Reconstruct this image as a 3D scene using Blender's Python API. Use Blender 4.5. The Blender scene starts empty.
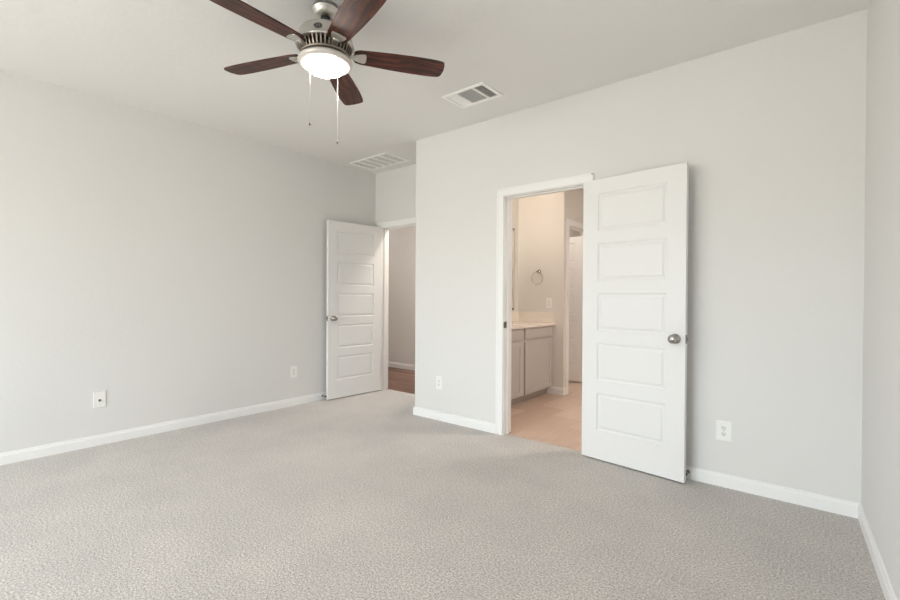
import bpy, bmesh, math, random
from mathutils import Vector, Matrix
random.seed(7)
PI = math.pi
R = math.radians
SC = bpy.context.scene
COL = SC.collection

# ------------------------------------------------------------------ camera
cam_d = bpy.data.cameras.new('camera')
cam = bpy.data.objects.new('camera', cam_d)
COL.objects.link(cam)
SC.camera = cam
cam_d.sensor_width = 36.0
cam_d.sensor_fit = 'HORIZONTAL'
cam_d.lens = 454.4 / 900 * 36.0
cam_d.clip_start = 0.02
cam_d.clip_end = 100
YAW, PITCH, ROLL, EYE = 0.68657, 0.008473, 0.005103, 1.1918
_f = Vector((-math.sin(YAW), math.cos(YAW), 0)); _r = Vector((math.cos(YAW), math.sin(YAW), 0)); _u = Vector((0, 0, 1))
fw = _f * math.cos(PITCH) - _u * math.sin(PITCH)
up = _u * math.cos(PITCH) + _f * math.sin(PITCH)
rt = _r * math.cos(ROLL) + up * math.sin(ROLL)
up = up * math.cos(ROLL) - _r * math.sin(ROLL)
m = Matrix((rt, up, -fw)).transposed().to_4x4()
m.translation = Vector((0, 0, EYE))
cam.matrix_world = m

# ------------------------------------------------------------------ world (daylight outside the windows)
W = bpy.data.worlds.new('daylight')
SC.world = W
W.use_nodes = True
nt = W.node_tree
nt.nodes.clear()
SKY, GROUND = 1.0, 0.55
out = nt.nodes.new('ShaderNodeOutputWorld'); bg = nt.nodes.new('ShaderNodeBackground')
tc = nt.nodes.new('ShaderNodeTexCoord'); sp = nt.nodes.new('ShaderNodeSeparateXYZ'); rp = nt.nodes.new('ShaderNodeValToRGB')
nt.links.new(tc.outputs['Generated'], sp.inputs[0]); nt.links.new(sp.outputs['Z'], rp.inputs[0])
rp.color_ramp.elements[0].position = 0.0; rp.color_ramp.elements[0].color = (0.66, 0.62, 0.56, 1)
rp.color_ramp.elements[1].position = 0.06; rp.color_ramp.elements[1].color = (0.92, 0.97, 1.02, 1)
nt.links.new(rp.outputs[0], bg.inputs[0]); bg.inputs[1].default_value = 29.0
nt.links.new(bg.outputs[0], out.inputs[0])

# view
vs = SC.view_settings
SC.display_settings.display_device = 'sRGB'
vs.view_transform = 'Standard'; vs.look = 'None'; vs.gamma = 1; vs.use_curve_mapping = False
vs.exposure = 0.0
SC.cycles.max_bounces = 12; SC.cycles.diffuse_bounces = 8; SC.cycles.glossy_bounces = 4
SC.cycles.transmission_bounces = 6; SC.cycles.transparent_max_bounces = 8
SC.cycles.sample_clamp_indirect = 6
SC.cycles.use_denoising = True
SC.cycles.caustics_reflective = False; SC.cycles.caustics_refractive = False

# ------------------------------------------------------------------ room dimensions (metres)
H = 2.743            # ceiling
XL = -4.418          # left wall
YF = 3.307           # wall with the bathroom door
YR = 3.883           # back of the recess with the bedroom door
XE = -3.160          # end of the bathroom-door wall
YB = -3.30           # window wall behind the camera
T = 0.115            # partition thickness
XM = -3.068          # bathroom wall behind the mirror
WINS = [(-3.90, -2.65), (-2.45, -1.20)]
WZ0, WZ1 = 0.62, 2.12

# portals in the window openings guide the daylight sampling
for i, (a, b) in enumerate(WINS):
    ld = bpy.data.lights.new('window_portal', 'AREA'); ld.shape = 'RECTANGLE'
    ld.size = b - a; ld.size_y = WZ1 - WZ0; ld.cycles.is_portal = True
    lo = bpy.data.objects.new('window_portal', ld); COL.objects.link(lo)
    lo.location = ((a + b) / 2, YB - 0.10, (WZ0 + WZ1) / 2)
    lo.rotation_euler = (R(90), 0, 0)          # local -Z looks along +Y, into the room

# ------------------------------------------------------------------ materials
def mat(name, base, rough=0.6, metal=0.0, spec=0.5):
    m_ = bpy.data.materials.new(name); m_.use_nodes = True
    b_ = m_.node_tree.nodes['Principled BSDF']
    b_.inputs['Base Color'].default_value = (*base, 1); b_.inputs['Roughness'].default_value = rough
    b_.inputs['Metallic'].default_value = metal; b_.inputs['Specular IOR Level'].default_value = spec
    return m_, m_.node_tree, b_

def noise(nt_, scale, detail=3, rough=0.55, coord='Object', vec=None, sc=None):
    n = nt_.nodes.new('ShaderNodeTexNoise'); n.inputs['Scale'].default_value = scale
    n.inputs['Detail'].default_value = detail; n.inputs['Roughness'].default_value = rough
    if vec is None:
        t = nt_.nodes.new('ShaderNodeTexCoord'); vec = t.outputs[coord]
    if sc:
        mp = nt_.nodes.new('ShaderNodeMapping'); mp.inputs['Scale'].default_value = sc
        nt_.links.new(vec, mp.inputs[0]); vec = mp.outputs[0]
    nt_.links.new(vec, n.inputs['Vector'])
    return n

def ramp(nt_, fac, stops):
    r_ = nt_.nodes.new('ShaderNodeValToRGB')
    while len(r_.color_ramp.elements) < len(stops): r_.color_ramp.elements.new(0.5)
    for e, (p, c) in zip(r_.color_ramp.elements, stops):
        e.position = p; e.color = (*c, 1)
    nt_.links.new(fac, r_.inputs[0])
    return r_

def bump(nt_, b_, height, strength, dist):
    bp = nt_.nodes.new('ShaderNodeBump'); bp.inputs['Strength'].default_value = strength
    bp.inputs['Distance'].default_value = dist
    nt_.links.new(height, bp.inputs['Height']); nt_.links.new(bp.outputs[0], b_.inputs['Normal'])

def paint(name, col, rough=0.75, amp=0.02, bstr=0.25, bscale=38, var=0.6):
    m_, n_, b_ = mat(name, col, rough, spec=0.25)
    n1 = noise(n_, var, 3)
    lo = tuple(max(0, c - amp) for c in col); hi = tuple(c + amp for c in col)
    r_ = ramp(n_, n1.outputs[0], [(0.3, lo), (0.7, hi)])
    n_.links.new(r_.outputs[0], b_.inputs['Base Color'])
    n2 = noise(n_, bscale, 4, 0.6)
    bump(n_, b_, n2.outputs[0], bstr, 0.004)
    return m_

M = {}
M['wall'] = paint('warm_grey_wall_paint', (0.71, 0.704, 0.692), amp=0.008)
M['ceiling'] = paint('flat_ceiling_paint', (0.80, 0.793, 0.775), 0.9, 0.006, 0.4, 30)
M['bath_wall'] = paint('bathroom_wall_paint', (0.71, 0.69, 0.655), amp=0.008)
M['trim'] = paint('white_trim_enamel', (0.82, 0.82, 0.815), 0.38, 0.004, 0.03, 60)
M['door'] = paint('white_door_enamel', (0.765, 0.765, 0.762), 0.42, 0.004, 0.06, 90)
M['plastic'] = mat('white_plastic', (0.83, 0.83, 0.81), 0.35)[0]
M['plastic_edge'] = mat('pale_plastic', (0.76, 0.76, 0.74), 0.35)[0]
M['slot'] = mat('dark_slot', (0.03, 0.03, 0.03), 0.6)[0]
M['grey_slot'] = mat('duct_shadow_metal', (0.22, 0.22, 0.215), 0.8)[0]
M['vent'] = mat('white_vent_enamel', (0.92, 0.92, 0.90), 0.5)[0]
M['rubber'] = mat('black_rubber', (0.02, 0.02, 0.02), 0.6)[0]
M['oak_thresh'] = mat('transition_strip', (0.20, 0.12, 0.08), 0.5)[0]

def carpet():
    m_, n_, b_ = mat('grey_beige_cut_pile_carpet', (0.5, 0.48, 0.45), 0.95, spec=0.1)
    tc_ = n_.nodes.new('ShaderNodeTexCoord')
    fine = noise(n_, 105, 4, 0.8, vec=tc_.outputs['Object'])
    big = noise(n_, 2.2, 3, 0.6, vec=tc_.outputs['Object'])
    r1 = ramp(n_, fine.outputs[0], [(0.35, (0.265, 0.247, 0.233)), (0.5, (0.51, 0.486, 0.467)), (0.65, (0.77, 0.740, 0.715))])
    r2 = ramp(n_, big.outputs[0], [(0.35, (0.93, 0.93, 0.93)), (0.65, (1.04, 1.03, 1.02))])
    mx = n_.nodes.new('ShaderNodeMix'); mx.data_type = 'RGBA'; mx.blend_type = 'MULTIPLY'; mx.inputs[0].default_value = 1
    n_.links.new(r1.outputs[0], mx.inputs[6]); n_.links.new(r2.outputs[0], mx.inputs[7])
    n_.links.new(mx.outputs[2], b_.inputs['Base Color'])
    v = n_.nodes.new('ShaderNodeTexVoronoi'); v.inputs['Scale'].default_value = 150
    n_.links.new(tc_.outputs['Object'], v.inputs['Vector'])
    ad = n_.nodes.new('ShaderNodeMath'); ad.operation = 'ADD'
    n_.links.new(fine.outputs[0], ad.inputs[0]); n_.links.new(v.outputs['Distance'], ad.inputs[1])
    bump(n_, b_, ad.outputs[0], 0.35, 0.004)
    b_.inputs['Sheen Weight'].default_value = 0.15
    return m_
M['carpet'] = carpet()

def planks(name, cols, w, length, rough, gap, along='x', gapw=0.012):
    m_, n_, b_ = mat(name, cols[0], rough)
    tc_ = n_.nodes.new('ShaderNodeTexCoord'); mp = n_.nodes.new('ShaderNodeMapping')
    if along == 'y': mp.inputs['Rotation'].default_value = (0, 0, R(90))
    n_.links.new(tc_.outputs['Object'], mp.inputs[0])
    br = n_.nodes.new('ShaderNodeTexBrick')
    br.inputs['Scale'].default_value = 1.0; br.inputs['Brick Width'].default_value = length
    br.inputs['Row Height'].default_value = w; br.inputs['Mortar Size'].default_value = gapw * w * 2
    br.inputs['Color1'].default_value = (0, 0, 0, 1); br.inputs['Color2'].default_value = (1, 1, 1, 1)
    br.inputs['Mortar'].default_value = (0.5, 0.5, 0.5, 1); br.inputs['Mortar Smooth'].default_value = 0.2
    n_.links.new(mp.outputs[0], br.inputs['Vector'])
    g = noise(n_, 6, 5, 0.6, vec=mp.outputs[0], sc=(0.5, 6, 1))
    ad = n_.nodes.new('ShaderNodeMix'); ad.data_type = 'FLOAT'; ad.inputs[0].default_value = 0.55
    n_.links.new(br.outputs['Color'], ad.inputs[2]); n_.links.new(g.outputs[0], ad.inputs[3])
    r_ = ramp(n_, ad.outputs[0], [(0.1, cols[0]), (0.5, cols[1]), (0.85, cols[2])])
    mx = n_.nodes.new('ShaderNodeMix'); mx.data_type = 'RGBA'
    n_.links.new(br.outputs['Fac'], mx.inputs[0]); n_.links.new(r_.outputs[0], mx.inputs[6]); mx.inputs[7].default_value = (*gap, 1)
    n_.links.new(mx.outputs[2], b_.inputs['Base Color'])
    return m_
M['hall_wood'] = planks('brown_wood_planks', [(0.045, 0.022, 0.016), (0.16, 0.080, 0.054), (0.36, 0.21, 0.15)], 0.10, 0.9, 0.35, (0.03, 0.015, 0.01))
M['bath_floor'] = planks('tan_wood_look_tile', [(0.44, 0.31, 0.24), (0.60, 0.45, 0.36), (0.74, 0.59, 0.49)], 0.30, 0.60, 0.30, (0.50, 0.38, 0.30), 'y', 0.006)

def fanwood():
    m_, n_, b_ = mat('dark_cherry_wood_blade', (0.1, 0.03, 0.02), 0.42, spec=0.3)
    tc_ = n_.nodes.new('ShaderNodeTexCoord')
    w = n_.nodes.new('ShaderNodeTexWave'); w.wave_type = 'BANDS'; w.bands_direction = 'Y'
    w.inputs['Scale'].default_value = 9; w.inputs['Distortion'].default_value = 11; w.inputs['Detail'].default_value = 3
    w.inputs['Detail Scale'].default_value = 1.2
    mp = n_.nodes.new('ShaderNodeMapping'); mp.inputs['Scale'].default_value = (0.28, 1, 1)
    n_.links.new(tc_.outputs['Object'], mp.inputs[0]); n_.links.new(mp.outputs[0], w.inputs['Vector'])
    r_ = ramp(n_, w.outputs['Fac'], [(0.0, (0.028, 0.009, 0.006)), (0.5, (0.045, 0.014, 0.010)), (1.0, (0.082, 0.024, 0.015))])
    n2 = noise(n_, 9, 4, 0.6, vec=tc_.outputs['Object'], sc=(0.5, 1.5, 1))
    r2 = ramp(n_, n2.outputs[0], [(0.3, (0.55, 0.5, 0.5)), (0.75, (1.9, 1.8, 1.6))])
    mx = n_.nodes.new('ShaderNodeMix'); mx.data_type = 'RGBA'; mx.blend_type = 'MULTIPLY'; mx.inputs[0].default_value = 1
    n_.links.new(r_.outputs[0], mx.inputs[6]); n_.links.new(r2.outputs[0], mx.inputs[7])
    n_.links.new(mx.outputs[2], b_.inputs['Base Color'])
    return m_
M['blade'] = fanwood()
M['blade_edge'] = mat('blade_edge_band', (0.06, 0.02, 0.015), 0.4)[0]

def metal(name, col, rough, sc=(1, 1, 40)):
    m_, n_, b_ = mat(name, col, rough, 1.0)
    n1 = noise(n_, 12, 3, sc=sc)
    r_ = ramp(n_, n1.outputs[0], [(0.3, (rough * 0.85,) * 3), (0.7, (rough * 1.15,) * 3)])
    n_.links.new(r_.outputs[0], b_.inputs['Roughness'])
    return m_
M['nickel'] = metal('brushed_nickel', (0.66, 0.645, 0.60), 0.34)
M['satin'] = metal('satin_nickel_hardware', (0.44, 0.42, 0.40), 0.20)
M['chrome'] = metal('chrome', (0.62, 0.60, 0.58), 0.12)
M['bronze'] = metal('dark_strike_metal', (0.20, 0.18, 0.16), 0.4)
M['vent_metal'] = metal('shadowed_nickel_vent', (0.34, 0.29, 0.25), 0.5)
M['rim'] = mat('pale_nickel_rim', (0.66, 0.62, 0.58), 0.38, 0.25)[0]
M['cab'] = paint('greige_cabinet_paint', (0.50, 0.475, 0.45), 0.45, 0.012, 0.05, 60)
M['marble'] = paint('cream_cultured_marble', (0.80, 0.745, 0.68), 0.18, 0.012, 0.0, 10, var=4)
M['mirror'] = mat('mirror_silver', (0.9, 0.9, 0.9), 0.02, 1.0)[0]

def emit(name, col, s):
    m_ = bpy.data.materials.new(name); m_.use_nodes = True; n_ = m_.node_tree; n_.nodes.clear()
    o = n_.nodes.new('ShaderNodeOutputMaterial'); e = n_.nodes.new('ShaderNodeEmission')
    e.inputs[0].default_value = (*col, 1); e.inputs[1].default_value = s
    n_.links.new(e.outputs[0], o.inputs[0])
    return m_
M['fan_glow'] = emit('lit_frosted_glass', (1.0, 0.91, 0.82), 100.0)
M['vanity_glow'] = emit('lit_vanity_glass', (1.0, 0.83, 0.67), 42.0)
M['disc_glow'] = emit('fill_disc_glow', (1.0, 0.89, 0.80), 105.0)  # glow of the added hall and closet fill discs
M['bath_disc_glow'] = emit('bath_fill_glow', (1.0, 0.92, 0.85), 115.0)  # glow of the added bathroom fill disc

def glass():
    m_ = bpy.data.materials.new('window_glass'); m_.use_nodes = True; n_ = m_.node_tree; n_.nodes.clear()
    o = n_.nodes.new('ShaderNodeOutputMaterial'); t = n_.nodes.new('ShaderNodeBsdfTransparent'); g = n_.nodes.new('ShaderNodeBsdfGlossy')
    g.inputs['Roughness'].default_value = 0.02; t.inputs[0].default_value = (0.93, 0.95, 0.95, 1)
    mx = n_.nodes.new('ShaderNodeMixShader'); mx.inputs[0].default_value = 0.06
    n_.links.new(t.outputs[0], mx.inputs[1]); n_.links.new(g.outputs[0], mx.inputs[2]); n_.links.new(mx.outputs[0], o.inputs[0])
    return m_
M['glass'] = glass()

# ------------------------------------------------------------------ mesh helpers
def NB(): return bmesh.new()

def box(bm, x0, x1, y0, y1, z0, z1, bevel=0.0, mi=0, seg=1):
    x0, x1 = sorted((x0, x1)); y0, y1 = sorted((y0, y1)); z0, z1 = sorted((z0, z1))
    vs_ = [bm.verts.new(c) for c in ((x0, y0, z0), (x1, y0, z0), (x1, y1, z0), (x0, y1, z0), (x0, y0, z1), (x1, y0, z1), (x1, y1, z1), (x0, y1, z1))]
    fs = []
    for q in ((0, 3, 2, 1), (4, 5, 6, 7), (0, 1, 5, 4), (1, 2, 6, 5), (2, 3, 7, 6), (3, 0, 4, 7)):
        f = bm.faces.new([vs_[k] for k in q]); f.material_index = mi; fs.append(f)
    if bevel > 0:
        es = list({e for f in fs for e in f.edges})
        r_ = bmesh.ops.bevel(bm, geom=es, offset=bevel, segments=seg, affect='EDGES', profile=0.5, clamp_overlap=True)
        for f in r_['faces']: f.material_index = mi
    return vs_

def lathe(bm, prof, seg=48, mi=0, center=(0, 0, 0), axis='z', smooth=True, cap=True):
    """prof: list of (r, h)."""
    rings = []
    def P(r, h, a):
        c, s = math.cos(a) * r, math.sin(a) * r
        v = {'z': (c, s, h), 'y': (c, h, s), 'x': (h, c, s)}[axis]
        return (v[0] + center[0], v[1] + center[1], v[2] + center[2])
    for r, h in prof:
        rings.append([bm.verts.new(P(r, h, 2 * PI * k / seg)) for k in range(seg)])
    for a, b in zip(rings, rings[1:]):
        for k in range(seg):
            f = bm.faces.new((a[k], a[(k + 1) % seg], b[(k + 1) % seg], b[k])); f.smooth = smooth; f.material_index = mi
    if cap:
        for rg in (rings[0], rings[-1]):
            f = bm.faces.new(rg); f.material_index = mi

def tube(bm, pts, r, seg=10, mi=0):
    pts = [Vector(p) for p in pts]; rings = []
    for i, p in enumerate(pts):
        d = (pts[min(i + 1, len(pts) - 1)] - pts[max(i - 1, 0)]).normalized()
        a = d.orthogonal().normalized() if i == 0 else (prev - d * prev.dot(d)).normalized()
        prev = a; b = d.cross(a)
        rings.append([bm.verts.new(p + (a * math.cos(2 * PI * k / seg) + b * math.sin(2 * PI * k / seg)) * r) for k in range(seg)])
    for A, B in zip(rings, rings[1:]):
        for k in range(seg):
            f = bm.faces.new((A[k], A[(k + 1) % seg], B[(k + 1) % seg], B[k])); f.smooth = True; f.material_index = mi
    for rg in (rings[0], rings[-1]):
        f = bm.faces.new(rg); f.material_index = mi

def extrude_poly(bm, pts, z0, z1, mi=0, bevel=0.0, smooth=False):
    """closed 2-D outline (x, y) -> prism z0..z1"""
    a = [bm.verts.new((x, y, z0)) for x, y in pts]; b = [bm.verts.new((x, y, z1)) for x, y in pts]
    n = len(pts); fs = [bm.faces.new(a[::-1]), bm.faces.new(b)]
    for k in range(n):
        fs.append(bm.faces.new((a[k], a[(k + 1) % n], b[(k + 1) % n], b[k])))
    for f in fs: f.material_index = mi
    if bevel:
        es = [e for f in fs[:2] for e in f.edges]
        bmesh.ops.bevel(bm, geom=es, offset=bevel, segments=2, affect='EDGES', profile=0.5)
    return fs

def obj(name, bm, mats, parent=None, loc=None, rot=None):
    bmesh.ops.remove_doubles(bm, verts=bm.verts, dist=1e-6) if False else None
    bmesh.ops.recalc_face_normals(bm, faces=bm.faces)
    me = bpy.data.meshes.new(name); bm.to_mesh(me); bm.free()
    for k in (mats if isinstance(mats, (list, tuple)) else [mats]): me.materials.append(M[k])
    o = bpy.data.objects.new(name, me); COL.objects.link(o)
    if parent: o.parent = parent
    if loc: o.location = loc
    if rot: o.rotation_euler = rot
    return o

def tag(o, label, cat, group=None, kind=None):
    o['label'] = label; o['category'] = cat
    if group: o['group'] = group
    if kind: o['kind'] = kind
    return o

def thing(name, label, cat, loc=(0, 0, 0), rz=0.0, group=None, kind=None):
    o = bpy.data.objects.new(name, None); COL.objects.link(o); o.empty_display_size = 0.1
    o.location = loc; o.rotation_euler = (0, 0, rz)
    return tag(o, label, cat, group, kind)

def struct(name, bm, m_, label=None, cat=None):
    o = obj(name, bm, m_); o['kind'] = 'structure'
    if label: o['label'] = label
    if cat: o['category'] = cat
    return o

def copy_tree(o, parent=None):
    c = o.copy(); COL.objects.link(c); c.parent = parent
    for ch in list(o.children): copy_tree(ch, c)
    return c

# ------------------------------------------------------------------ structure
OB0, OB1, OBT = -2.108, -1.397, 2.042        # bathroom opening (clear)
OR0, OR1, ORT = -4.303, -3.541, 2.042        # bedroom-door opening (clear)
J = 0.019
XRC = 0.172                                  # right-hand corner on the bathroom-door wall
def xr(y): return XRC + (YF - y) * 0.055
YTH, YHT = 3.350, 3.990                      # where carpet ends

bm = NB(); box(bm, XL - 0.1, 0.6, YB - 0.1, YF, -0.1, 0.0)
box(bm, XL - 0.1, XE + 0.02, YF, YR + 0.01, -0.1, 0.0); box(bm, OR0 - J, OR1 + J, YR + 0.01, YHT, -0.1, 0.0); box(bm, OB0 - J, OB1 + J, YF, YTH, -0.1, 0.0)
struct('floor', bm, 'carpet', 'bedroom floor of grey beige speckled cut pile carpet', 'floor')
bm = NB(); box(bm, XE - 0.02, 1.2, YTH, 7.2, -0.1, -0.008)
struct('floor_bathroom', bm, 'bath_floor', 'bathroom floor of warm tan tile seen through the wider doorway', 'floor')
bm = NB(); box(bm, -7.6, XE - 0.02, YHT, 5.4, -0.1, -0.006)
struct('floor_hall', bm, 'hall_wood', 'hall floor of dark brown wood planks beyond the far door', 'floor')
bm = NB(); box(bm, -7.7, 1.3, YB - 0.2, 7.3, H, H + 0.12)
struct('ceiling', bm, 'ceiling', 'flat off-white ceiling above bedroom', 'ceiling')

bm = NB(); box(bm, XL - T, XL, YB - T, YR + T, 0, H)
struct('wall_left', bm, 'wall', 'long plain warm grey wall at left of the room', 'wall')
bm = NB()
box(bm, XE, OB0 - J, YF, YF + T, 0, H); box(bm, OB1 + J, 1.2, YF, YF + T, 0, H); box(bm, OB0 - J, OB1 + J, YF, YF + T, OBT + J, H)
struct('wall_front', bm, 'wall', 'warm grey wall holding the bathroom doorway', 'wall')
bm = NB()
box(bm, XL, OR0 - J, YR, YR + T, 0, H); box(bm, OR1 + J, XE, YR, YR + T, 0, H); box(bm, OR0 - J, OR1 + J, YR, YR + T, ORT + J, H)
struct('wall_recess', bm, 'wall', 'short wall above and around the far bedroom door', 'wall')
bm = NB(); box(bm, XE, XM, YF + T, 7.2, 0, H)
struct('wall_mirror_side', bm, 'bath_wall', 'bathroom wall behind the vanity and mirror', 'wall')
# right wall, a little out of square with the room
bm = NB()
ya, yb = YF, YB - T
pts = [(xr(ya), ya), (xr(ya) + T, ya), (xr(yb) + T, yb), (xr(yb), yb)]
extrude_poly(bm, pts, 0, H)
struct('wall_right', bm, 'wall', 'warm grey wall at the right edge beside the camera', 'wall')
# window wall
bm = NB()
xs = [XL - T] + [v for w in WINS for v in w] + [0.6]
for a, b in ((xs[0], xs[1]), (xs[2], xs[3]), (xs[4], xs[5])): box(bm, a, b, YB - T, YB, 0, H)
for a, b in WINS:
    box(bm, a, b, YB - T, YB, 0, WZ0); box(bm, a, b, YB - T, YB, WZ1, H)
struct('wall_window_side', bm, 'wall', 'grey wall with two windows behind the camera', 'wall')
for i, (a, b) in enumerate(WINS):
    w = thing(f'window_{i+1}', ('window nearer the left wall' if i == 0 else 'window nearer the right wall') + ' behind the camera', 'window', (0, 0, 0), kind='structure')
    bm = NB(); y0, y1 = YB - 0.085, YB - 0.035; fwd = 0.05
    box(bm, a, a + fwd, y0, y1, WZ0, WZ1); box(bm, b - fwd, b, y0, y1, WZ0, WZ1)
    box(bm, a + fwd, b - fwd, y0, y1, WZ0, WZ0 + fwd); box(bm, a + fwd, b - fwd, y0, y1, WZ1 - fwd, WZ1)
    zm = (WZ0 + WZ1) / 2; box(bm, a + fwd, b - fwd, y0, y1, zm - 0.025, zm + 0.025)
    obj('window_frame', bm, 'trim', w)
    bm = NB(); box(bm, a + fwd, b - fwd, YB - 0.062, YB - 0.058, WZ0 + fwd, zm - 0.025); box(bm, a + fwd, b - fwd, YB - 0.062, YB - 0.058, zm + 0.025, WZ1 - fwd)
    obj('pane', bm, 'glass', w)
    bm = NB(); box(bm, a - 0.05, b + 0.05, YB - 0.03, YB + 0.04, WZ0 - 0.02, WZ0 + 0.004, 0.004)
    obj('window_sill', bm, 'trim', w)

# bathroom / closet / hall shells
YE = 5.14; XC = -2.43
bm = NB(); box(bm, XM, XC, YE, YE + T, 0, H)
struct('wall_vanity_end', bm, 'bath_wall', 'bathroom wall with the towel ring beside the vanity', 'wall')
CD0, CD1 = 5.235, 6.045
bm = NB(); box(bm, XC - T, XC, YE + T, CD0 - J + 0.03, 0, H); box(bm, XC - T, XC, CD1 + J, 7.2, 0, H); box(bm, XC - T, XC, CD0 - J + 0.03, CD1 + J, OBT + 0.03 + J, H)
struct('wall_closet_side', bm, 'bath_wall', 'bathroom side wall with the inner doorway', 'wall')
bm = NB(); box(bm, XE, 1.2, 7.1, 7.2, 0, H); struct('wall_bathroom_far', bm, 'bath_wall', 'far end wall of the bathroom', 'wall')
bm = NB(); box(bm, 0.6, 0.7, YF + T, 7.1, 0, H); struct('wall_bathroom_right', bm, 'bath_wall', 'right hand wall of the bathroom', 'wall')
bm = NB(); box(bm, -7.6, XE, 5.285, 5.385, 0, H); struct('wall_hall', bm, 'wall', 'hallway wall seen through the far door', 'wall')
bm = NB(); box(bm, -7.6, -7.5, YR, 5.285, 0, H); struct('wall_hall_end', bm, 'wall', 'end wall of the hallway', 'wall')
bm = NB(); box(bm, -7.5, XL - T, YR, YR + T, 0, H); struct('wall_hall_near', bm, 'wall', 'near side wall of the hallway', 'wall')

# baseboards: profile extruded along a run, given inner-face start/end and the normal into the room
BH, BT = 0.083, 0.014
def baseboard(name, a, b, nrm, label, m0=0, m1=0, z0=0.0):
    a = Vector((*a, 0)); b = Vector((*b, 0)); d = (b - a).normalized(); n = Vector((*nrm, 0)).normalized()
    prof = [(0, z0), (BT, z0), (BT, BH - 0.022), (BT * 0.72, BH - 0.016), (BT * 0.62, BH - 0.004), (BT * 0.3, BH), (0, BH)]
    bm = NB()
    A = [bm.verts.new(a + n * p + d * (m0 * p) + Vector((0, 0, z))) for p, z in prof]
    B = [bm.verts.new(b + n * p - d * (m1 * p) + Vector((0, 0, z))) for p, z in prof]
    bm.faces.new(A); bm.faces.new(B[::-1])
    for k in range(len(prof)):
        j = (k + 1) % len(prof); bm.faces.new((A[k], B[k], B[j], A[j]))
    return struct(name, bm, 'trim', label, 'baseboard')
CW, CT = 0.067, 0.016
baseboard('baseboard_left', (XL, YB), (XL, YR), (1, 0), 'white baseboard along the long left wall', 1, 1)
baseboard('baseboard_front_short', (XE, YF), (OB0 - 0.005 - CW, YF), (0, -1), 'short white baseboard left of the bathroom doorway', -1, 0)
baseboard('baseboard_front_long', (OB1 + 0.005 + CW, YF), (XRC, YF), (0, -1), 'white baseboard running from the open door to right corner', 0, 1)
baseboard('baseboard_right', (xr(YF), YF), (xr(YB), YB), (-1, -0.055), 'white baseboard along the right wall', 1, 1)
baseboard('baseboard_recess_side', (XE, YF), (XE, YR), (-1, 0), 'white baseboard on wall end inside the recess', -1, 1)
baseboard('baseboard_recess_back', (OR1 + 0.005 + CW, YR), (XE, YR), (0, -1), 'white baseboard right of the far door', 0, 1)
baseboard('baseboard_window_side', (XL, YB), (xr(YB), YB), (0, 1), 'white baseboard under the windows', 1, 1)
baseboard('baseboard_hall', (-7.5, 5.285), (XE, 5.285), (0, -1), 'white baseboard in the hallway', 0, 0, -0.006)
baseboard('baseboard_vanity_end', (-2.70, YE), (XC, YE), (0, -1), 'white baseboard beside the vanity', 0, -1, -0.008)
baseboard('baseboard_closet_side', (XC, YE), (XC, CD0 - 0.005 - CW + 0.03), (1, 0), 'bit of white baseboard around the bathroom wall corner', -1, 0, -0.008)

# casings: one mesh per doorway, jamb lining, stops and casing on the visible side
def frame_y(name, x0, x1, top, yf, depth, label, stop_at):
    """doorway in a wall facing -Y: clear x0..x1, casing on the face y = yf"""
    bm = NB()
    a, b = x0 - 0.005, x1 + 0.005
    for yy, s in ((yf, -1), (yf + depth, 1)):
        for (c0, c1, z0, z1) in ((a - CW, a, 0.0, top + 0.005), (b, b + CW, 0.0, top + 0.005), (a - CW, b + CW, top + 0.005, top + 0.005 + CW)):
            box(bm, c0, c1, yy, yy + s * CT, z0, z1, 0.003)
        # a raised back band on the outer edge of the casing
        for (c0, c1, z0, z1) in ((a - CW - 0.001, a - CW + 0.016, 0.0, top + 0.005 + CW), (b + CW - 0.016, b + CW + 0.001, 0.0, top + 0.005 + CW), (a - CW, b + CW, top + CW - 0.011, top + 0.006 + CW)):
            box(bm, c0, c1, yy, yy + s * (CT + 0.003), z0, z1, 0.002)
    box(bm, x0 - J, x0, yf - 0.001, yf + depth + 0.001, 0, top); box(bm, x1, x1 + J, yf - 0.001, yf + depth + 0.001, 0, top)
    box(bm, x0 - J, x1 + J, yf - 0.001, yf + depth + 0.001, top, top + J)
    s0, s1 = stop_at
    box(bm, x0, x0 + 0.011, s0, s1, 0, top, 0.002); box(bm, x1 - 0.011, x1, s0, s1, 0, top, 0.002); box(bm, x0 + 0.011, x1 - 0.011, s0, s1, top - 0.011, top, 0.002)
    return struct(name, bm, 'trim', label, 'door frame')
fb = frame_y('trim_1', OB0, OB1, OBT, YF, T, 'white casing and jamb of the bathroom doorway', (YF + 0.04, YF + 0.075))
fr = frame_y('trim_2', OR0, OR1, ORT, YR, T, 'white casing and jamb of the far bedroom doorway', (YR + 0.04, YR + 0.075))
bm = NB(); box(bm, OB0, OB0 + 0.0015, YF + 0.002, YF + 0.034, 0.92, 0.975); box(bm, OB0 - 0.002, OB0 + 0.004, YF - 0.006, YF + 0.004, 0.925, 0.97, 0.0015)
box(bm, OB0 + 0.0012, OB0 + 0.0022, YF + 0.010, YF + 0.026, 0.935, 0.96)
o = obj('strike_plate', bm, 'bronze', fb); o['label'] = 'dark metal strike plate'
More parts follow.
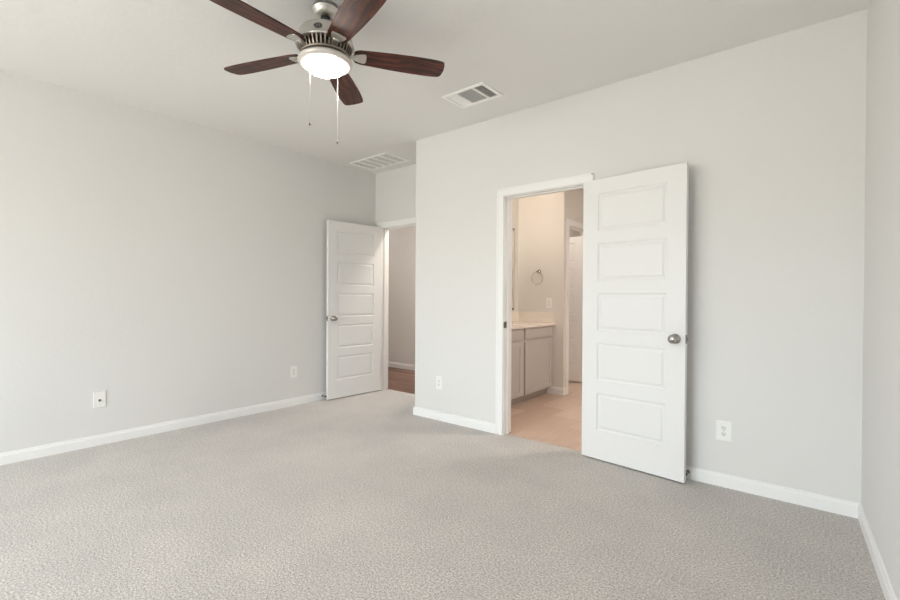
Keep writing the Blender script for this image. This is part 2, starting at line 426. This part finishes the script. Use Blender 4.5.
# closet doorway casing (faces +X)
bm = NB(); c0, c1, ct = CD0 + 0.03, CD1, OBT + 0.03
a, b = c0 - 0.005, c1 + 0.005
for (q0, q1, z0, z1) in ((a - CW, a, -0.008, ct + 0.005), (b, b + CW, -0.008, ct + 0.005), (a - CW, b + CW, ct + 0.005, ct + 0.005 + CW)):
    box(bm, XC, XC + CT, q0, q1, z0, z1, 0.003)
box(bm, XC - T - 0.001, XC + 0.001, c0 - J, c0, -0.008, ct); box(bm, XC - T - 0.001, XC + 0.001, c1, c1 + J, -0.008, ct); box(bm, XC - T - 0.001, XC + 0.001, c0 - J, c1 + J, ct, ct + J)
struct('trim_3', bm, 'trim', 'white casing of the inner doorway in the bathroom', 'door frame')

# ------------------------------------------------------------------ doors
PZ = [(0.222, 0.493), (0.585, 0.856), (0.947, 1.218), (1.309, 1.580), (1.671, 1.942)]
def leaf(bm, w, h, t, z0):
    """x 0..w, y 0..t, z z0..h ; moulded panels on both faces"""
    px0, px1 = 0.118, w - 0.118
    for side in (0, 1):
        y = 0 if side == 0 else t; s = 1 if side == 0 else -1
        zs = [z0] + [v for p in PZ for v in p] + [h]
        xs_ = [0, px0, px1, w]
        V = {}
        def g(x, z, dy=0.0):
            k = (round(x, 5), round(z, 5), dy)
            if k not in V: V[k] = bm.verts.new((x, y + s * dy, z))
            return V[k]
        for i in range(3):
            for j in range(len(zs) - 1):
                if i == 1 and j % 2 == 1:
                    x0, x1, q0, q1 = px0, px1, zs[j], zs[j + 1]
                    rings = [(0, 0), (0.003, 0.0060), (0.010, 0.0090), (0.016, 0.0090), (0.030, 0.0020)]
                    pr = None
                    for ins, dep in rings:
                        cur = [g(x0 + ins, q0 + ins, dep), g(x1 - ins, q0 + ins, dep), g(x1 - ins, q1 - ins, dep), g(x0 + ins, q1 - ins, dep)]
                        if pr:
                            for k in range(4): bm.faces.new((pr[k], pr[(k + 1) % 4], cur[(k + 1) % 4], cur[k]))
                        pr = cur
                    bm.faces.new(pr)
                else:
                    bm.faces.new((g(xs_[i], zs[j]), g(xs_[i + 1], zs[j]), g(xs_[i + 1], zs[j + 1]), g(xs_[i], zs[j + 1])))
    # rim
    c = [(0, z0), (w, z0), (w, h), (0, h)]
    for k in range(4):
        (xa, za), (xb, zb) = c[k], c[(k + 1) % 4]
        bm.faces.new([bm.verts.new(p) for p in ((xa, 0, za), (xb, 0, zb), (xb, t, zb), (xa, t, za))])
    bmesh.ops.remove_doubles(bm, verts=bm.verts, dist=1e-5)

def knob_bm(y0, s, x, z):
    bm = NB()
    prof = [(0.0325, 0.0), (0.0325, 0.004), (0.030, 0.008), (0.016, 0.011), (0.0115, 0.016), (0.0115, 0.030), (0.018, 0.036), (0.0265, 0.044), (0.029, 0.052), (0.0265, 0.060), (0.017, 0.066), (0.006, 0.068)]
    lathe(bm, [(r, s * h) for r, h in prof], 32, center=(x, y0, z), axis='y')
    return bm

def make_door(name, label, loc, rz, w, h, z0, sgn, knob_z, cat='door', hw='satin'):
    """sgn +1: thickness on local +y, -1: on local -y (mirror)"""
    t = 0.035
    d = thing(name, label, cat, loc, rz, kind='structure')
    bm = NB(); leaf(bm, w, h, t, z0)
    if sgn < 0:
        for v in bm.verts: v.co.y = -v.co.y
    obj('door_leaf', bm, 'door', d)
    y0 = 0.0
    for side in (0, 1):
        s = (-1 if side == 0 else 1) * sgn; yy = 0 if side == 0 else t * sgn
        o = obj('door_knob', knob_bm(yy, s, w - 0.060, knob_z), hw, d)
        o['label'] = 'round satin nickel knob facing the room' if side == 0 else 'round knob on the wall side'
    bm = NB(); box(bm, w - 0.001, w + 0.0015, sgn * 0.005, sgn * 0.030, knob_z - 0.028, knob_z + 0.028, 0.0008)
    box(bm, w, w + 0.010, sgn * 0.010, sgn * 0.024, knob_z - 0.009, knob_z + 0.009, 0.002)
    o = obj('latch_plate', bm, 'bronze', d); o['label'] = 'dark metal latch plate on the door edge'
    for hz in (0.22, 1.03, 1.84):
        bm = NB(); lathe(bm, [(0.0055, hz - 0.045), (0.0055, hz + 0.045)], 12, center=(-0.006, sgn * (t + 0.002), 0))
        box(bm, -0.0015, 0.0, sgn * 0.006, sgn * (t), hz - 0.045, hz + 0.045)
        obj('hinge', bm, hw, d)
    return d

t2 = math.atan2(3.183 - 3.264, -0.669 + 1.386)
make_door('door_1', 'white five panel door swung wide open against the wall beside the bathroom doorway', (-1.386, 3.256, 0), t2, 0.720, 2.047, 0.010, 1, 0.925)
dd = Vector((-4.317 + 4.276, 3.10 - 3.858)); t1 = math.atan2(dd.y, dd.x)
make_door('door_2', 'white five panel door standing open against left wall in the far corner', (-4.276, 3.858, 0), t1, 0.762, 2.047, 0.012, -1, 0.932)
make_door('door_3', 'door seen edge on inside the inner bathroom doorway', (XC - T - 0.012, CD1 - 0.03, 0), PI, 0.71, 2.03, 0.012, -1, 0.93)

def door_stop(loc, rz, label):
    d = thing('door_stop', label, 'door stop', loc, rz, 'door stops on the baseboards')
    bm = NB(); lathe(bm, [(0.012, 0), (0.012, 0.004), (0.007, 0.008)], 20, axis='y'); o = obj('base', bm, 'bronze', d)
    bm = NB()
    pts = [(0.0052 * math.cos(a * 0.9), 0.006 + a * 0.00055, 0.0052 * math.sin(a * 0.9)) for a in range(0, 90)]
    tube(bm, pts, 0.0012, 6); obj('spring', bm, 'satin', d)
    bm = NB(); lathe(bm, [(0.006, 0.052), (0.0085, 0.054), (0.0085, 0.066), (0.005, 0.068)], 20, axis='y'); obj('rubber_tip', bm, 'rubber', d)
    return d
door_stop((-0.672, YF - BT, 0.048), PI, 'small dark spring door stop on baseboard behind the bathroom door')
s2 = door_stop((XL + BT, 3.085, 0.048), -PI / 2, 'small dark spring door stop on left wall baseboard behind the far door')

# ------------------------------------------------------------------ wall plates (local: plate in x-z plane, facing -y)
def plate_bm(w=0.078, h=0.124):
    bm = NB(); box(bm, -w / 2, w / 2, -0.006, 0.0, -h / 2, h / 2, 0.0025, seg=2)
    return bm
def duplex(name, label, loc, rz, w=0.078, h=0.122, group=None, sm='slot'):
    d = thing(name, label, 'wall outlet', loc, rz, group)
    obj('cover_plate', plate_bm(w, h), 'plastic', d)
    for s in (1, -1):
        bm = NB(); zc = s * 0.0195
        pts = [(0.0168 * math.cos(a), 0.0168 * math.sin(a)) for a in [R(k) for k in range(0, 360, 10)]]
        pts = [(x, max(-0.0135, min(0.0135, z))) for x, z in pts]
        a_ = [bm.verts.new((x, -0.0045, zc + z)) for x, z in pts]; b_ = [bm.verts.new((x, -0.0082, zc + z)) for x, z in pts]
        bm.faces.new(a_); bm.faces.new(b_)
        for k in range(len(pts)):
            j = (k + 1) % len(pts); bm.faces.new((a_[k], a_[j], b_[j], b_[k]))
        r_ = obj('receptacle', bm, 'plastic_edge', d)
        bm = NB()
        box(bm, -0.0078, -0.0052, -0.0088, -0.008, zc - 0.002, zc + 0.008); box(bm, 0.0052, 0.0078, -0.0088, -0.008, zc - 0.001, zc + 0.007)
        lathe(bm, [(0.0027, -0.0088), (0.0027, -0.008)], 12, center=(0, 0, zc - 0.007), axis='y')
        obj('slot', bm, sm, r_)
    bm = NB(); lathe(bm, [(0.003, -0.0075), (0.003, -0.005)], 12, axis='y'); obj('screw', bm, 'satin', d)
    return d
def decora(name, label, loc, rz, kind='outlet', cat='wall outlet'):
    d = thing(name, label, cat, loc, rz)
    obj('cover_plate', plate_bm(), 'plastic', d)
    bm = NB(); box(bm, -0.0168, 0.0168, -0.0085, -0.004, -0.0335, 0.0335, 0.0015)
    f_ = obj('receptacle' if kind == 'outlet' else 'rocker', bm, 'plastic_edge', d)
    if kind == 'outlet':
        for s in (1, -1):
            bm = NB(); zc = s * 0.019
            box(bm, -0.0076, -0.0054, -0.009, -0.0083, zc - 0.004, zc + 0.004); box(bm, 0.0054, 0.0076, -0.009, -0.0083, zc - 0.003, zc + 0.003)
            lathe(bm, [(0.0022, -0.009), (0.0022, -0.0083)], 10, center=(0, 0, zc - 0.007), axis='y')
            obj('slot', bm, 'grey_slot', f_)
    return d
RZL = PI / 2     # plates on the left wall face +X
duplex('wall_outlet', 'white duplex outlet with dark slots low on the wall right of the open door', (-0.472, YF, 0.352), 0, 0.086, 0.124)
duplex('wall_outlet', 'small white outlet low on the wall left of the bathroom doorway', (-2.838, YF, 0.360), 0, 0.074, 0.122, sm='grey_slot')
decora('wall_outlet', 'white wall outlet low on the left wall nearest the far door', (XL, 2.726, 0.365), RZL)
d = thing('cable_outlet', 'white wall plate with dark centre jack on the left wall, nearest the camera', 'wall plate', (XL, 1.020, 0.360), RZL)
obj('cover_plate', plate_bm(0.080, 0.128), 'plastic', d)
bm = NB(); lathe(bm, [(0.0095, -0.005), (0.0095, -0.009), (0.0065, -0.010), (0.0065, -0.015), (0.002, -0.015)], 16, axis='y', center=(0, 0, -0.006)); o = obj('jack', bm, 'bronze', d); o['label'] = 'dark round cable jack'
for s_ in (1, -1):
    bm = NB(); lathe(bm, [(0.003, -0.0075), (0.003, -0.005)], 12, center=(0, 0, s_ * 0.042), axis='y'); obj('screw', bm, 'plastic_edge', d)
decora('wall_outlet', 'white outlet above the bathroom counter below the towel ring', (-2.622, YE, 1.112), 0)

# ------------------------------------------------------------------ ceiling registers
d = thing('supply_register', 'white ceiling register with three louvre banks right of the fan', 'air vent', (-2.105, 2.828, H))
hw_, hd = 0.196, 0.135
bm = NB(); z0, z1 = -0.010, 0.0
fx0, fx1, fy0, fy1 = -hw_, hw_, -hd, hd
IN = 0.028
box(bm, fx0, fx1, fy0, fy0 + IN, z0, z1, 0.002); box(bm, fx0, fx1, fy1 - IN, fy1, z0, z1, 0.002)
box(bm, fx0, fx0 + IN, fy0 + IN, fy1 - IN, z0, z1); box(bm, fx1 - IN, fx1, fy0 + IN, fy1 - IN, z0, z1)
D1, D2 = -0.073, 0.083
box(bm, D1 - 0.005, D1 + 0.005, fy0 + IN, fy1 - IN, z0, z1); box(bm, D2 - 0.007, D2 + 0.007, fy0 + IN, fy1 - IN, z0, z1)
obj('frame', bm, 'vent', d)
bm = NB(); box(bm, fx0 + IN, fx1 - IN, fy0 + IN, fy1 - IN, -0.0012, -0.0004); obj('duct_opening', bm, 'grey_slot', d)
def slat(bm, p, q, w, tilt_dir, tilt, zc):
    """thin vane from p to q (xy), width w, tilted about its length"""
    p = Vector((*p, zc)); q = Vector((*q, zc)); dr = (q - p).normalized(); side = Vector((-dr.y, dr.x, 0)) * tilt_dir
    v = side * math.cos(tilt) * w / 2 + Vector((0, 0, math.sin(tilt) * w / 2)); n = dr.cross(v).normalized() * 0.0005
    vs_ = [bm.verts.new(c) for c in (p - v - n, p + v - n, p + v + n, p - v + n, q - v - n, q + v - n, q + v + n, q - v + n)]
    for f in ((0, 1, 2, 3), (7, 6, 5, 4), (0, 4, 5, 1), (1, 5, 6, 2), (2, 6, 7, 3), (3, 7, 4, 0)): bm.faces.new([vs_[k] for k in f])
ya, yb = fy0 + IN, fy1 - IN
bm = NB(); x = fx0 + IN + 0.006
while x < D1 - 0.008: slat(bm, (x, ya), (x, yb), 0.0105, -1, R(20), -0.0048); x += 0.0105
o = obj('louvre_bank', bm, 'vent', d)
bm = NB(); y = ya + 0.006
while y < yb - 0.003: slat(bm, (D1 + 0.005, y), (D2 - 0.007, y), 0.0110, 1, R(20), -0.0048); y += 0.0125
obj('louvre_bank', bm, 'vent', d)
bm = NB(); x = D2 + 0.012
while x < fx1 - IN - 0.003: slat(bm, (x, ya), (x, yb), 0.0070, 1, R(48), -0.0048); x += 0.0125
obj('louvre_bank', bm, 'vent', d)

d = thing('return_grille', 'wide white return air grille on ceiling above the far door recess', 'air vent', (-3.978, 3.545, H))
hx, hy = 0.322, 0.182; IN = 0.026
bm = NB()
box(bm, -hx, hx, -hy, -hy + IN, z0, z1, 0.002); box(bm, -hx, hx, hy - IN, hy, z0, z1, 0.002); box(bm, -hx, -hx + IN, -hy + IN, hy - IN, z0, z1); box(bm, hx - IN, hx, -hy + IN, hy - IN, z0, z1)
obj('frame', bm, 'vent', d)
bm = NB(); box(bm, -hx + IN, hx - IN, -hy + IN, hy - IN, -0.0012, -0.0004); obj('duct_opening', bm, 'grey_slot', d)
bm = NB(); y = -hy + IN + 0.006
while y < hy - IN - 0.004: slat(bm, (-hx + IN, y), (hx - IN, y), 0.0112, 1, R(13), -0.0045); y += 0.0115
obj('louvres', bm, 'vent', d)
nb = 5; wdt = 2 * (hx - IN) / nb
bm = NB()
for k in range(1, nb): xx = -hx + IN + wdt * k; box(bm, xx - 0.012, xx + 0.012, -hy + IN, hy - IN, z0 - 0.001, -0.003)
obj('divider_bars', bm, 'vent', d)

# ------------------------------------------------------------------ ceiling fan
FX, FY = -2.08, 1.47
fan = thing('ceiling_fan', 'five blade ceiling fan with dark cherry blades and lit glass bowl', 'ceiling fan', (FX, FY, 0))
bm = NB(); lathe(bm, [(0.064, H), (0.066, H - 0.016), (0.0705, H - 0.019), (0.0705, H - 0.024), (0.065, H - 0.027), (0.062, H - 0.040), (0.053, H - 0.052), (0.040, H - 0.059), (0.026, H - 0.061)], 48)
obj('canopy', bm, 'nickel', fan)
bm = NB(); lathe(bm, [(0.024, H - 0.060), (0.027, H - 0.070), (0.022, H - 0.085), (0.026, H - 0.105), (0.034, 2.608)], 32); obj('downrod', bm, 'slot', fan)
bm = NB(); lathe(bm, [(0.040, 2.612), (0.095, 2.610), (0.124, 2.604), (0.137, 2.593), (0.142, 2.575), (0.146, 2.540), (0.147, 2.536), (0.152, 2.533), (0.154, 2.528), (0.152, 2.523), (0.146, 2.521), (0.120, 2.520)], 64)
obj('motor_housing', bm, 'nickel', fan)
bm = NB(); lathe(bm, [(0.122, 2.522), (0.108, 2.475)], 48, mi=1)
for k in range(40):
    a = 2 * PI * k / 40
    c, s = math.cos(a), math.sin(a); tx, ty = -s, c
    w_ = 0.0034
    P = [(0.143, 2.523), (0.124, 2.523), (0.108, 2.478), (0.127, 2.478)]
    v = [[bm.verts.new((c * r - tx * w_ * sg, s * r - ty * w_ * sg, z)) for r, z in P] for sg in (-1, 1)]
    bm.faces.new(v[0]); bm.faces.new(v[1][::-1])
    for q in range(4): bm.faces.new((v[0][q], v[0][(q + 1) % 4], v[1][(q + 1) % 4], v[1][q]))
lathe(bm, [(0.105, 2.480), (0.130, 2.480), (0.132, 2.475), (0.128, 2.470), (0.098, 2.468)], 64)
obj('vent_ring', bm, ['vent_metal', 'slot'], fan)
bm = NB(); lathe(bm, [(0.100, 2.470), (0.096, 2.462), (0.066, 2.460), (0.062, 2.448)], 48); obj('flywheel', bm, 'nickel', fan)
# badge on the housing
bd = bpy.data.objects.new('badge', None)
ba = R(-50)
bm = NB()
n = 28; ov = [(0.0225 * math.cos(2 * PI * k / n), 0.0135 * math.sin(2 * PI * k / n)) for k in range(n)]
def bend(x, z, off):      # wrap onto the housing
    a = ba + x / 0.146; r = 0.1445 + (2.568 - 2.568 - z) * 0.08 + off
    return (r * math.cos(a), r * math.sin(a), 2.560 + z)
va = [bm.verts.new(bend(x, z, 0.0)) for x, z in ov]; vb = [bm.verts.new(bend(x, z, 0.0025)) for x, z in ov]
bm.faces.new(vb)
for k in range(n): bm.faces.new((va[k], va[(k + 1) % n], vb[(k + 1) % n], vb[k]))
bdg = obj('badge', bm, 'slot', fan); bdg['label'] = 'dark oval badge with pale emblem'
bm = NB()
def stroke(x0, x1, z0_, z1_):
    q = [bend(x0, z0_, 0.0028), bend(x1, z0_, 0.0028), bend(x1, z1_, 0.0028), bend(x0, z1_, 0.0028)]
    bm.faces.new([bm.verts.new(c) for c in q]) if False else None
    q2 = [bend(x0, z0_, 0.0036), bend(x1, z0_, 0.0036), bend(x1, z1_, 0.0036), bend(x0, z1_, 0.0036)]
    A = [bm.verts.new(c) for c in q]; B = [bm.verts.new(c) for c in q2]
    bm.faces.new(A); bm.faces.new(B)
    for k in range(4): bm.faces.new((A[k], A[(k + 1) % 4], B[(k + 1) % 4], B[k]))
stroke(-0.0085, -0.0052, -0.0075, 0.0075); stroke(0.0052, 0.0085, -0.0075, 0.0075); stroke(-0.0052, 0.0052, -0.0015, 0.0015)
for k in range(n):
    a0, a1 = 2 * PI * k / n, 2 * PI * (k + 1) / n
    q = [bend(0.0225 * f * math.cos(a_), 0.0135 * f * math.sin(a_), 0.0030) for a_, f in ((a0, 0.86), (a1, 0.86), (a1, 0.93), (a0, 0.93))]
    bm.faces.new([bm.verts.new(c) for c in q])
obj('emblem', bm, 'satin', bdg)

# blades
def blade_outline():
    L0, L1 = 0.150, 0.655
    top = [(L0, 0.030), (L0 + 0.010, 0.045), (L0 + 0.035, 0.054), (0.26, 0.060), (0.36, 0.0665), (0.47, 0.0705), (0.56, 0.0705), (0.61, 0.068), (0.640, 0.063), (0.651, 0.052), (L1, 0.035), (L1 + 0.004, 0.0)]
    bot = [(x, -y) for x, y in top[:-1]][::-1]
    return top + bot
BA0 = 55.7; PITCHB = R(-10); BZ = 2.500
for k in range(5):
    a = R(BA0 + 72 * k)
    bm = NB(); extrude_poly(bm, blade_outline()[::-1], -0.0035, 0.0035)
    if k == 0:
        b0 = obj('blade', bm, 'blade', fan, (0, 0, BZ), (0, 0, 0))
        b = b0
    else:
        bm.free(); b = b0.copy(); COL.objects.link(b); b.parent = fan
    b.rotation_euler = (PITCHB, 0, a)
    if k == 0:
        bm = NB()
        sh = [(0.145, 0.018), (0.158, 0.024), (0.180, 0.033), (0.202, 0.038), (0.211, 0.036), (0.216, 0.026), (0.218, 0.0)]
        sh = sh + [(x, -y) for x, y in sh[:-1]][::-1]
        extrude_poly(bm, sh[::-1], -0.0085, -0.0037, bevel=0.0014)
        box(bm, 0.095, 0.170, -0.014, 0.014, -0.014, -0.004, 0.003)
        i0 = obj('blade_iron', bm, 'nickel', b0)
        i0['label'] = 'brushed nickel blade bracket'
        bm = NB()
        for x, y in ((0.188, 0.014), (0.188, -0.014), (0.225, 0.0)): lathe(bm, [(0.004, -0.0105), (0.004, -0.008)], 10, center=(x, y, 0))
        j0 = obj('screw', bm, 'satin', i0) if False else bm.free()
    else:
        i = i0.copy(); COL.objects.link(i); i.parent = b

# light kit
bm = NB(); lathe(bm, [(0.060, 2.455), (0.106, 2.460), (0.133, 2.458), (0.141, 2.452), (0.1435, 2.444), (0.141, 2.436), (0.131, 2.429), (0.109, 2.4255), (0.101, 2.428)], 72, cap=False)
o = obj('light_rim', bm, 'rim', fan); o['label'] = 'pale round rim around the glass'
bm = NB(); pr = [(0.1045, 2.429)] + [(0.104 * math.cos(R(t_)), 2.427 - 0.046 * math.sin(R(t_))) for t_ in range(8, 90, 8)] + [(0.002, 2.381)]
lathe(bm, pr, 64); o = obj('glass_bowl', bm, 'fan_glow', fan); o['label'] = 'glowing frosted glass bowl'
tw = Vector((2.08, -1.47, 0)).normalized(); rv = Vector((0.7734, 0.6339, 0))
for (dx, dt, zend, z_top) in ((-0.080, 0.098, 2.088, 2.432), (0.069, -0.106, 2.060, 2.432)):
    p = rv * dx + tw * dt
    bm = NB(); z = z_top; 
    tube(bm, [(p.x, p.y, z_top), (p.x, p.y, zend)], 0.0007, 6)
    zz = zend
    while zz < z_top:
        bmesh.ops.create_icosphere(bm, subdivisions=1, radius=0.0013, matrix=Matrix.Translation((p.x, p.y, zz))); zz += 0.0065
    c = obj('pull_chain', bm, 'nickel', fan)
    bm = NB(); lathe(bm, [(0.0012, zend + 0.003), (0.003, zend), (0.0055, zend - 0.008), (0.0055, zend - 0.012), (0.0025, zend - 0.017)], 14, center=(p.x, p.y, 0))
    o = obj('fob', bm, 'bronze', c)

# ------------------------------------------------------------------ bathroom contents
VF = -2.552                       # cabinet face frame
VY0 = YF + T + 0.10               # near end of the vanity run (hidden by the wall)
van = thing('bathroom_vanity', 'greige shaker vanity cabinet against the bathroom side wall', 'vanity cabinet', (0, 0, 0))
bm = NB(); box(bm, XM + 0.004, VF - 0.018, VY0, YE - 0.003, 0.09, 0.842); box(bm, XM + 0.004, VF - 0.085, VY0, YE - 0.003, -0.008, 0.09)
obj('body', bm, 'cab', van)
def shaker(bm, y0, y1, z0_, z1_, x, st=0.055, t=0.018, flat=False):
    box(bm, x - t, x - 0.006 if not flat else x, y0, y1, z0_, z1_, 0.0 if not flat else 0.0015)
    if flat: return
    box(bm, x - 0.0065, x, y0, y0 + st, z0_, z1_, 0.0012); box(bm, x - 0.0065, x, y1 - st, y1, z0_, z1_, 0.0012)
    box(bm, x - 0.0065, x, y0 + st, y1 - st, z0_, z0_ + st, 0.0012); box(bm, x - 0.0065, x, y0 + st, y1 - st, z1_ - st, z1_, 0.0012)
for (y0, y1) in ((4.445, 5.085), (3.72, 4.385)):
    bm = NB(); shaker(bm, y0, y1, 0.715, 0.835, VF, flat=True); obj('drawer', bm, 'cab', van)
    bm = NB(); shaker(bm, y0, y1, 0.095, 0.690, VF); obj('cabinet_door', bm, 'cab', van)
ct_ = thing('vanity_countertop', 'cream marble vanity countertop with backsplash and oval sink', 'countertop', (0, 0, 0))
bm = NB(); box(bm, XM, VF + 0.022, VY0, YE, 0.842, 0.872, 0.004, seg=2); obj('counter_slab', bm, 'marble', ct_)
bm = NB(); box(bm, XM, XM + 0.019, VY0, YE, 0.872, 0.998, 0.003); box(bm, XM + 0.019, VF + 0.0, YE - 0.019, YE, 0.872, 0.998, 0.003); obj('backsplash', bm, 'marble', ct_)
bm = NB()
cx, cy = -2.79, 4.55
rg = []
for (f_, z_) in ((1.0, 0.8722), (0.985, 0.8755), (0.95, 0.8755), (0.93, 0.8728)):
    rg.append([bm.verts.new((cx + 0.165 * f_ * math.cos(2 * PI * k / 40), cy + 0.225 * f_ * math.sin(2 * PI * k / 40), z_)) for k in range(40)])
for A, B in zip(rg, rg[1:]):
    for k in range(40):
        f = bm.faces.new((A[k], A[(k + 1) % 40], B[(k + 1) % 40], B[k])); f.smooth = True
bm.faces.new(rg[-1])
obj('sink_rim', bm, 'marble', ct_)
bm = NB(); box(bm, XM + 0.001, XM + 0.006, 3.75, 5.033, 1.035, 2.045, 0.0015)
mir = tag(obj('wall_mirror', bm, 'mirror'), 'frameless wall mirror above the vanity seen nearly edge on', 'mirror')
bm = NB(); box(bm, XM + 0.001, XM + 0.0062, 5.033, 5.036, 1.035, 2.045); e_ = obj('mirror_edge', bm, 'bronze', mir); e_['label'] = 'dark mirror edge'
for yy in (5.01, 4.0):
    for zz in (1.030, 2.05):
        bm = NB(); box(bm, XM, XM + 0.014, yy - 0.012, yy + 0.012, zz - 0.014, zz + 0.014, 0.002); c = obj('mirror_clip', bm, 'bronze', mir); c['label'] = 'dark clip holding the mirror'
# towel ring on the end wall
tr = thing('towel_ring', 'small chrome towel ring on wall above the bathroom counter', 'towel ring', (-2.762, YE, 1.505))
bm = NB(); lathe(bm, [(0.026, 0), (0.026, -0.006), (0.020, -0.012), (0.010, -0.016), (0.009, -0.045), (0.013, -0.050), (0.013, -0.058), (0.008, -0.062)], 28, axis='y'); o = obj('mount', bm, 'satin', tr)
bm = NB(); rr = 0.078; tube(bm, [(rr * math.sin(a_), -0.052 + 0.0, -0.006 - rr + rr * math.cos(a_)) for a_ in [R(k) for k in range(0, 365, 10)]], 0.0036, 8); obj('ring', bm, 'chrome', tr)
# vanity light above the mirror
vl = thing('vanity_light', 'three globe vanity light bar above the mirror', 'vanity light', (XM, 4.35, 2.30))
bm = NB(); box(bm, 0, 0.025, -0.30, 0.30, -0.05, 0.05, 0.006); obj('backplate', bm, 'nickel', vl)
for k in (-1, 0, 1):
    bm = NB(); tube(bm, [(0.02, k * 0.21, 0), (0.09, k * 0.21, 0), (0.11, k * 0.21, -0.02)], 0.008, 10); a_ = obj('arm', bm, 'nickel', vl)
    bm = NB(); lathe(bm, [(0.02, -0.015), (0.038, -0.03), (0.052, -0.07), (0.058, -0.12), (0.052, -0.125)], 28, center=(0.115, k * 0.21, 0)); obj('lamp_shade', bm, 'vanity_glow', vl)
# unseen disc lights added to brighten the hall, recess, closet and bathroom
def disc(x, y, label, r=0.12, glow='disc_glow'):
    d_ = thing('fill_disc', label, 'added fill light', (x, y, H), 0)
    bm = NB(); lathe(bm, [(r, 0), (r, -0.02), (r * 0.93, -0.024), (r * 0.9, -0.02)], 36); obj('trim_ring', bm, 'trim', d_)
    bm = NB(); lathe(bm, [(r * 0.9, -0.021), (r * 0.7, -0.030), (0.002, -0.034)], 36); obj('diffuser', bm, glow, d_)
disc(-3.75, 4.55, 'added unseen fill disc on the hallway ceiling just beyond the far door', r=0.2)  # added to spill light into the door recess
disc(-6.3, 4.6, 'added unseen fill disc at the far end of the hallway', r=0.095)  # added to lift the hallway wall
disc(-2.95, 5.85, 'added unseen fill disc beyond the inner bathroom doorway')  # added to warm the space behind the doorway
disc(-0.6, 4.4, 'added unseen fill disc on the bathroom ceiling', r=0.2, glow='bath_disc_glow')  # added to light the vanity fronts and floor
# thresholds
bm = NB(); box(bm, OR0, OR1, YHT - 0.008, YHT + 0.022, -0.006, 0.003, 0.002)
struct('trim_4', bm, 'oak_thresh', 'dark transition strip at the hall doorway', 'threshold')
